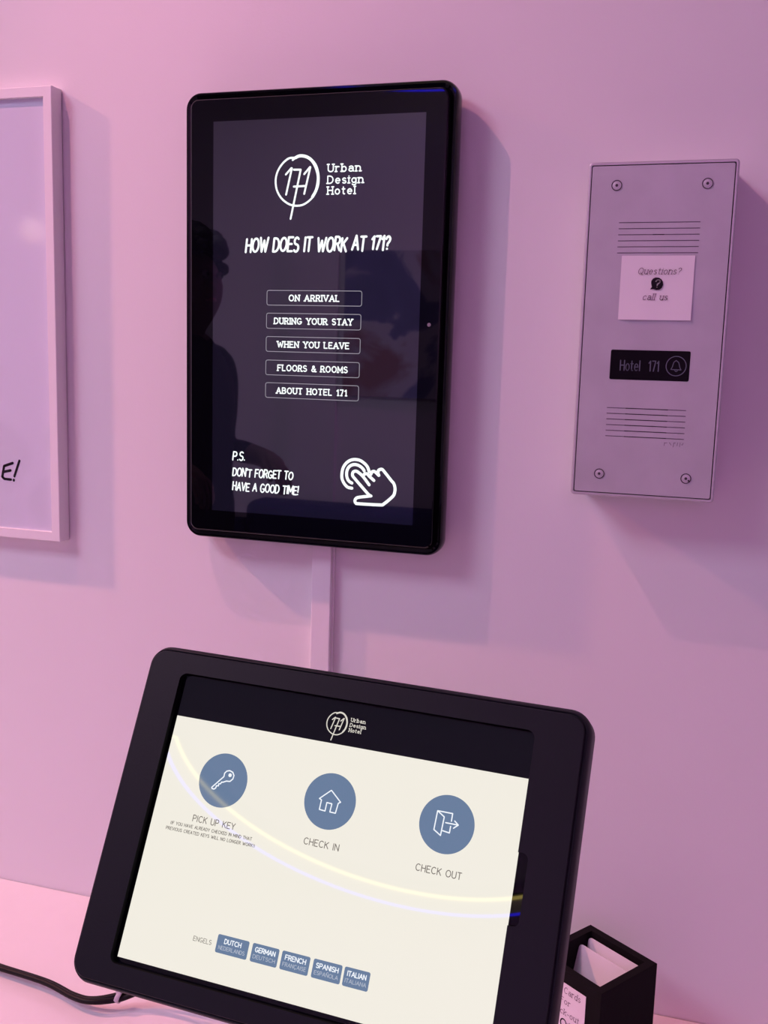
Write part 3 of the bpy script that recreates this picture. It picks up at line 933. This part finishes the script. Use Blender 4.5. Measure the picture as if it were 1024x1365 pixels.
root = empty('added_fill_panel', Matrix.Translation((-1.45, -1.6, RZ1)), 'added square fill panel glowing over the lobby', 'ceiling light')  # fixture added to go with the overhead fill lamp
b = MB()
b.box((-0.43, -0.43, -0.014), (0.43, 0.43, -0.0002), M_SPOT)
b.build('fill_panel_frame', root)
b = MB()
b.box((-0.40, -0.40, -0.0165), (0.40, 0.40, -0.0142), M_FILL_PANEL)
b.build('diffuser', root)
root = empty('added_fill_strip', Matrix.Translation((1.1, -3.97, RZ1)), 'added slim fill strip high up near the opposite wall', 'ceiling light')  # housing added to go with the rear fill lamp
b = MB()
b.box((-0.50, -0.03, -0.030), (0.50, 0.03, -0.0002), M_SPOT)
b.build('fill_strip_housing', root)

RC, RR_, RZ = (-0.931, -3.421), 0.889, 1.45 + ZO
root = empty('curved_pendant_lamp', Matrix.Translation((RC[0], RC[1], RZ)), 'large curved pendant lamp with warm and blue light strips', 'pendant lamp')


def sweep(r0, z0, r1, z1, m):
    b_ = MB()
    L_ = []
    for i in range(61):
        a = math.radians(168 + 170 * i / 60)
        c, s__ = math.cos(a), math.sin(a)
        L_.append([(r0 * c, r0 * s__, z0), (r1 * c, r1 * s__, z0), (r1 * c, r1 * s__, z1), (r0 * c, r0 * s__, z1)])
    b_.loops(L_, m, True, True, smooth=False)
    return b_


sweep(RR_ - 0.013, 0.0, RR_ + 0.013, 0.012, M_YEL).build('warm_strip', root, recalc=True)
sweep(RR_ - 0.022, 0.0125, RR_ + 0.022, 0.020, M_STEEL).build('light_block_cap', root, recalc=True)  # opaque cap added to keep the warm strip's light off the ceiling
sweep(RR_ - 0.006, -0.062, RR_ + 0.006, 0.0, M_HOOP).build('hoop', root, recalc=True)
sweep(RR_ - 0.005, -0.069, RR_ + 0.005, -0.062, M_BLU).build('blue_strip', root, recalc=True)
for k in range(3):
    b = MB()
    a = math.radians(190 + 65 * k)
    b.tube([(RR_ * math.cos(a), RR_ * math.sin(a), 0.020), (RR_ * math.cos(a), RR_ * math.sin(a), RZ1 - RZ - 0.0005)], 0.0012, M_STEEL, 6)
    b.build('suspension_wire', root)

root = empty('globe_lamp', Matrix.Translation((-2.10, -2.50, 0.48 + ZO)), 'warm glowing globe lamp hanging on a brass rod', 'pendant lamp')
b = MB()
b2 = bmesh.new()
bmesh.ops.create_uvsphere(b2, u_segments=32, v_segments=20, radius=0.045)
b.merge(b2, M_GLOBE, smooth=True)
b.build('globe', root)
b = MB()
b.tube([(0, 0, 0.052), (0, 0, RZ1 - 0.48 - ZO)], 0.006, M_BRASS, 10)
b.build('rod', root)

# ------------------------------------------------------------------ the rest of the lobby (seen in the glass)
root = empty('wall_painting', Matrix(((1, 0, 0, -0.86), (0, 0, 1, RY0), (0, 1, 0, 1.68), (0, 0, 0, 1))), 'abstract canvas of blue and rust patches on the opposite wall', 'painting')
b = MB()
b.box((-0.70, -0.40, 0.001), (0.70, 0.40, 0.030), M_ART, 0.002)
b.build('canvas', root)
b = MB()
b.box((-1.88, RY0 + 0.0005, 0.0), (-1.60, RY0 + 0.03, 2.10), M_CEIL)
o = b.build('trim_1')
o['kind'] = 'structure'

root = empty('sofa', Matrix.Translation((-1.05, RY0 + 0.02, 0)), 'navy velvet sofa along the opposite wall', 'sofa')
b = MB()
b.box((-1.0, 0.05, 0.12), (1.0, 0.85, 0.40), M_SOFA, 0.03)
b.build('seat', root)
b = MB()
b.box((-1.0, 0.02, 0.30), (1.0, 0.26, 0.68), M_SOFA, 0.06, 4)
b.build('backrest', root)
for sx in (-1, 1):
    b = MB()
    b.box((sx * 1.09 - 0.09, 0.02, 0.12), (sx * 1.09 + 0.09, 0.86, 0.55), M_SOFA, 0.05, 3)
    b.build('armrest', root)
    for yy in (0.10, 0.78):
        b = MB()
        b.lathe([(0.0, 0.0), (0.018, 0.0), (0.026, 0.125)], M_STEEL, 12, (sx * 0.98, yy))
        b.build('leg', root)

# potted plant
root = empty('potted_plant', Matrix.Translation((-1.88, -2.15, 0)), 'tall leafy potted plant in a grey pot by the left wall', 'plant')
b = MB()
b.lathe([(0.0, 0.0), (0.15, 0.0), (0.20, 0.40), (0.18, 0.40), (0.175, 0.36), (0.0, 0.36)], M_POT, 28)
b.build('pot', root)
b = MB()
b.disc((0, 0), 0.174, 0.365, M_SOIL, 28)
b.build('soil', root)
for k in range(9):
    a = k * 2.4 + 0.3
    tip = Vector((0.22 * math.cos(a), 0.22 * math.sin(a), 0.86 + 0.05 * (k % 4)))
    b = MB()
    b.tube(spline([(0.03 * math.cos(a), 0.03 * math.sin(a), 0.36), (0.08 * math.cos(a), 0.08 * math.sin(a), 0.68), tuple(tip)], 5), 0.009, M_LEAF, 8)
    dirv = Vector((math.cos(a) * 0.55, math.sin(a) * 0.55, 0.84)).normalized()
    side = dirv.cross(Vector((0, 0, 1))).normalized()
    rows = []
    for i in range(11):
        t = i / 10
        w = 0.105 * math.sin(PI * min(1, t * 0.97 + 0.03)) ** 0.7
        c = tip + dirv * (0.44 * t) + Vector((math.cos(a), math.sin(a), -0.6)) * (0.16 * t * t)
        rows.append([c - side * w + Vector((0, 0, 0.02)), c - side * w * 0.5, c, c + side * w * 0.5, c + side * w + Vector((0, 0, 0.02))])
    b.loops(rows, M_LEAF, closed=False)
    b.build('leaf', root)


# ------------------------------------------------------------------ person standing in the lobby (seen only in the glass)
def person(loc, heading):
    S = 1.0
    V, E, R, Mt = [], [], [], []

    def v(p, r, parent=None):
        V.append(Vector(p))
        R.append(r)
        if parent is not None:
            E.append((parent, len(V) - 1))
        return len(V) - 1

    pel = v((0, 0, 0.98), (0.125, 0.17))
    wst = v((0.01, 0, 1.12), (0.115, 0.150), pel)
    chs = v((0.0, 0, 1.32), (0.125, 0.180), wst)
    shd = v((-0.01, 0, 1.46), (0.085, 0.150), chs)
    nk = v((0.01, 0, 1.545), 0.056, shd)
    jaw = v((0.035, 0, 1.625), (0.075, 0.062), nk)
    hd = v((0.025, 0, 1.70), (0.098, 0.076), jaw)
    v((0.015, 0, 1.765), (0.075, 0.062), hd)
    nose = v((0.118, 0, 1.665), 0.016, jaw)
    for s in (-1, 1):
        hip = v((0, s * 0.095, 0.90), 0.092, pel)
        kn = v((0.02, s * 0.11, 0.50), 0.060, hip)
        an = v((-0.01, s * 0.12, 0.09), 0.042, kn)
        v((0.08, s * 0.125, 0.045), 0.040, an)
        v((0.165, s * 0.135, 0.032), 0.030, len(V) - 1)
        sh = v((-0.01, s * 0.185, 1.44), 0.062, shd)
        el = v((-0.05, s * 0.240, 1.20), 0.045, sh)
        wr = v((0.14, s * 0.20, 1.185), 0.030, el)
        pm = v((0.190, s * 0.185, 1.165), 0.030, wr)
        for q in range(4):
            off = (q - 1.5) * 0.019
            ln = (0.060, 0.070, 0.066, 0.052)[q]
            k0 = v((0.215, s * 0.183 + off, 1.145), 0.0105, pm)
            k1 = v((0.228, s * 0.18 + off, 1.145 - ln * 0.6), 0.0092, k0)
            v((0.222, s * 0.178 + off * 0.9, 1.145 - ln), 0.0080, k1)
        t0 = v((0.172, s * 0.155, 1.165), 0.0125, wr)
        t1 = v((0.200, s * 0.138, 1.145), 0.0105, t0)
        v((0.214, s * 0.133, 1.120), 0.0090, t1)
    me = bpy.data.meshes.new('person')
    me.from_pydata(V, E, [])
    o_ = bpy.data.objects.new('person_armature_source', me)
    COL.objects.link(o_)
    md = o_.modifiers.new('skin', 'SKIN')
    md.use_smooth_shade = True
    for i, r in enumerate(R):
        sv = me.skin_vertices[0].data[i]
        sv.radius = r if isinstance(r, tuple) else (r, r)
        sv.use_root = (i == 0)
    s2 = o_.modifiers.new('sub', 'SUBSURF')
    s2.levels = s2.render_levels = 2
    dg = bpy.context.evaluated_depsgraph_get()
    dg.update()
    nm_ = bpy.data.meshes.new_from_object(o_.evaluated_get(dg))
    bpy.data.objects.remove(o_)
    bpy.data.meshes.remove(me)
    nm_.name = 'person'
    nm_.materials.clear()
    for m in (M_CLOTH, M_SKIN):
        nm_.materials.append(m)
    for p in nm_.polygons:
        c = p.center
        skin = c.z > 1.53 or (abs(c.y) > 0.125 and c.x > 0.085 and 1.02 < c.z < 1.25)
        p.material_index = 1 if skin else 0
        p.use_smooth = True
    o_ = bpy.data.objects.new('person', nm_)
    COL.objects.link(o_)
    o_.location = loc
    o_.rotation_euler.z = heading
    tag(o_, 'person in black clothes with dark curly hair standing in the lobby, forearms forward', 'person')
    b_ = MB()
    rnd = random.Random(3)
    for i in range(170):
        th, ph = rnd.uniform(0, 2 * PI), rnd.uniform(-0.35, 1.35)
        d = Vector((math.cos(th) * math.cos(ph), math.sin(th) * math.cos(ph), math.sin(ph)))
        if d.x > 0.55 and d.z < 0.35:
            continue
        q = bmesh.new()
        bmesh.ops.create_icosphere(q, subdivisions=2, radius=rnd.uniform(0.016, 0.028))
        b_.merge(q, M_HAIR, Matrix.Translation(Vector((0.015, 0, 1.722)) + Vector((d.x * 0.115, d.y * 0.095, d.z * 0.098))), True)
    b_.build('hair', o_)
    for s in (-1, 1):
        b_ = MB()
        q = bmesh.new()
        bmesh.ops.create_uvsphere(q, u_segments=12, v_segments=8, radius=0.011)
        b_.merge(q, M_GREYINK, Matrix.Translation((0.105, s * 0.031, 1.695)), True)
        q = bmesh.new()
        bmesh.ops.create_uvsphere(q, u_segments=10, v_segments=6, radius=0.006)
        b_.merge(q, M_INK, Matrix.Translation((0.1118, s * 0.031, 1.695)), True)
        b_.build('eye', o_)
        b_ = MB()
        q = bmesh.new()
        bmesh.ops.create_uvsphere(q, u_segments=10, v_segments=8, radius=0.03)
        b_.merge(q, M_SKIN, Matrix.Translation((0.015, s * 0.082, 1.675)) @ Matrix.Diagonal((0.6, 0.3, 1.0, 1.0)), True)
        b_.build('ear', o_)
    b_ = MB()
    b_.tube([(0.098, -0.022, 1.628), (0.106, 0, 1.630), (0.098, 0.022, 1.628)], [0.004, 0.007, 0.004], mat('lips', (0.35, 0.12, 0.11), 0.5), 8)
    b_.build('mouth', o_)
    return o_


person((-1.05, -1.76, 0.0), math.radians(12))
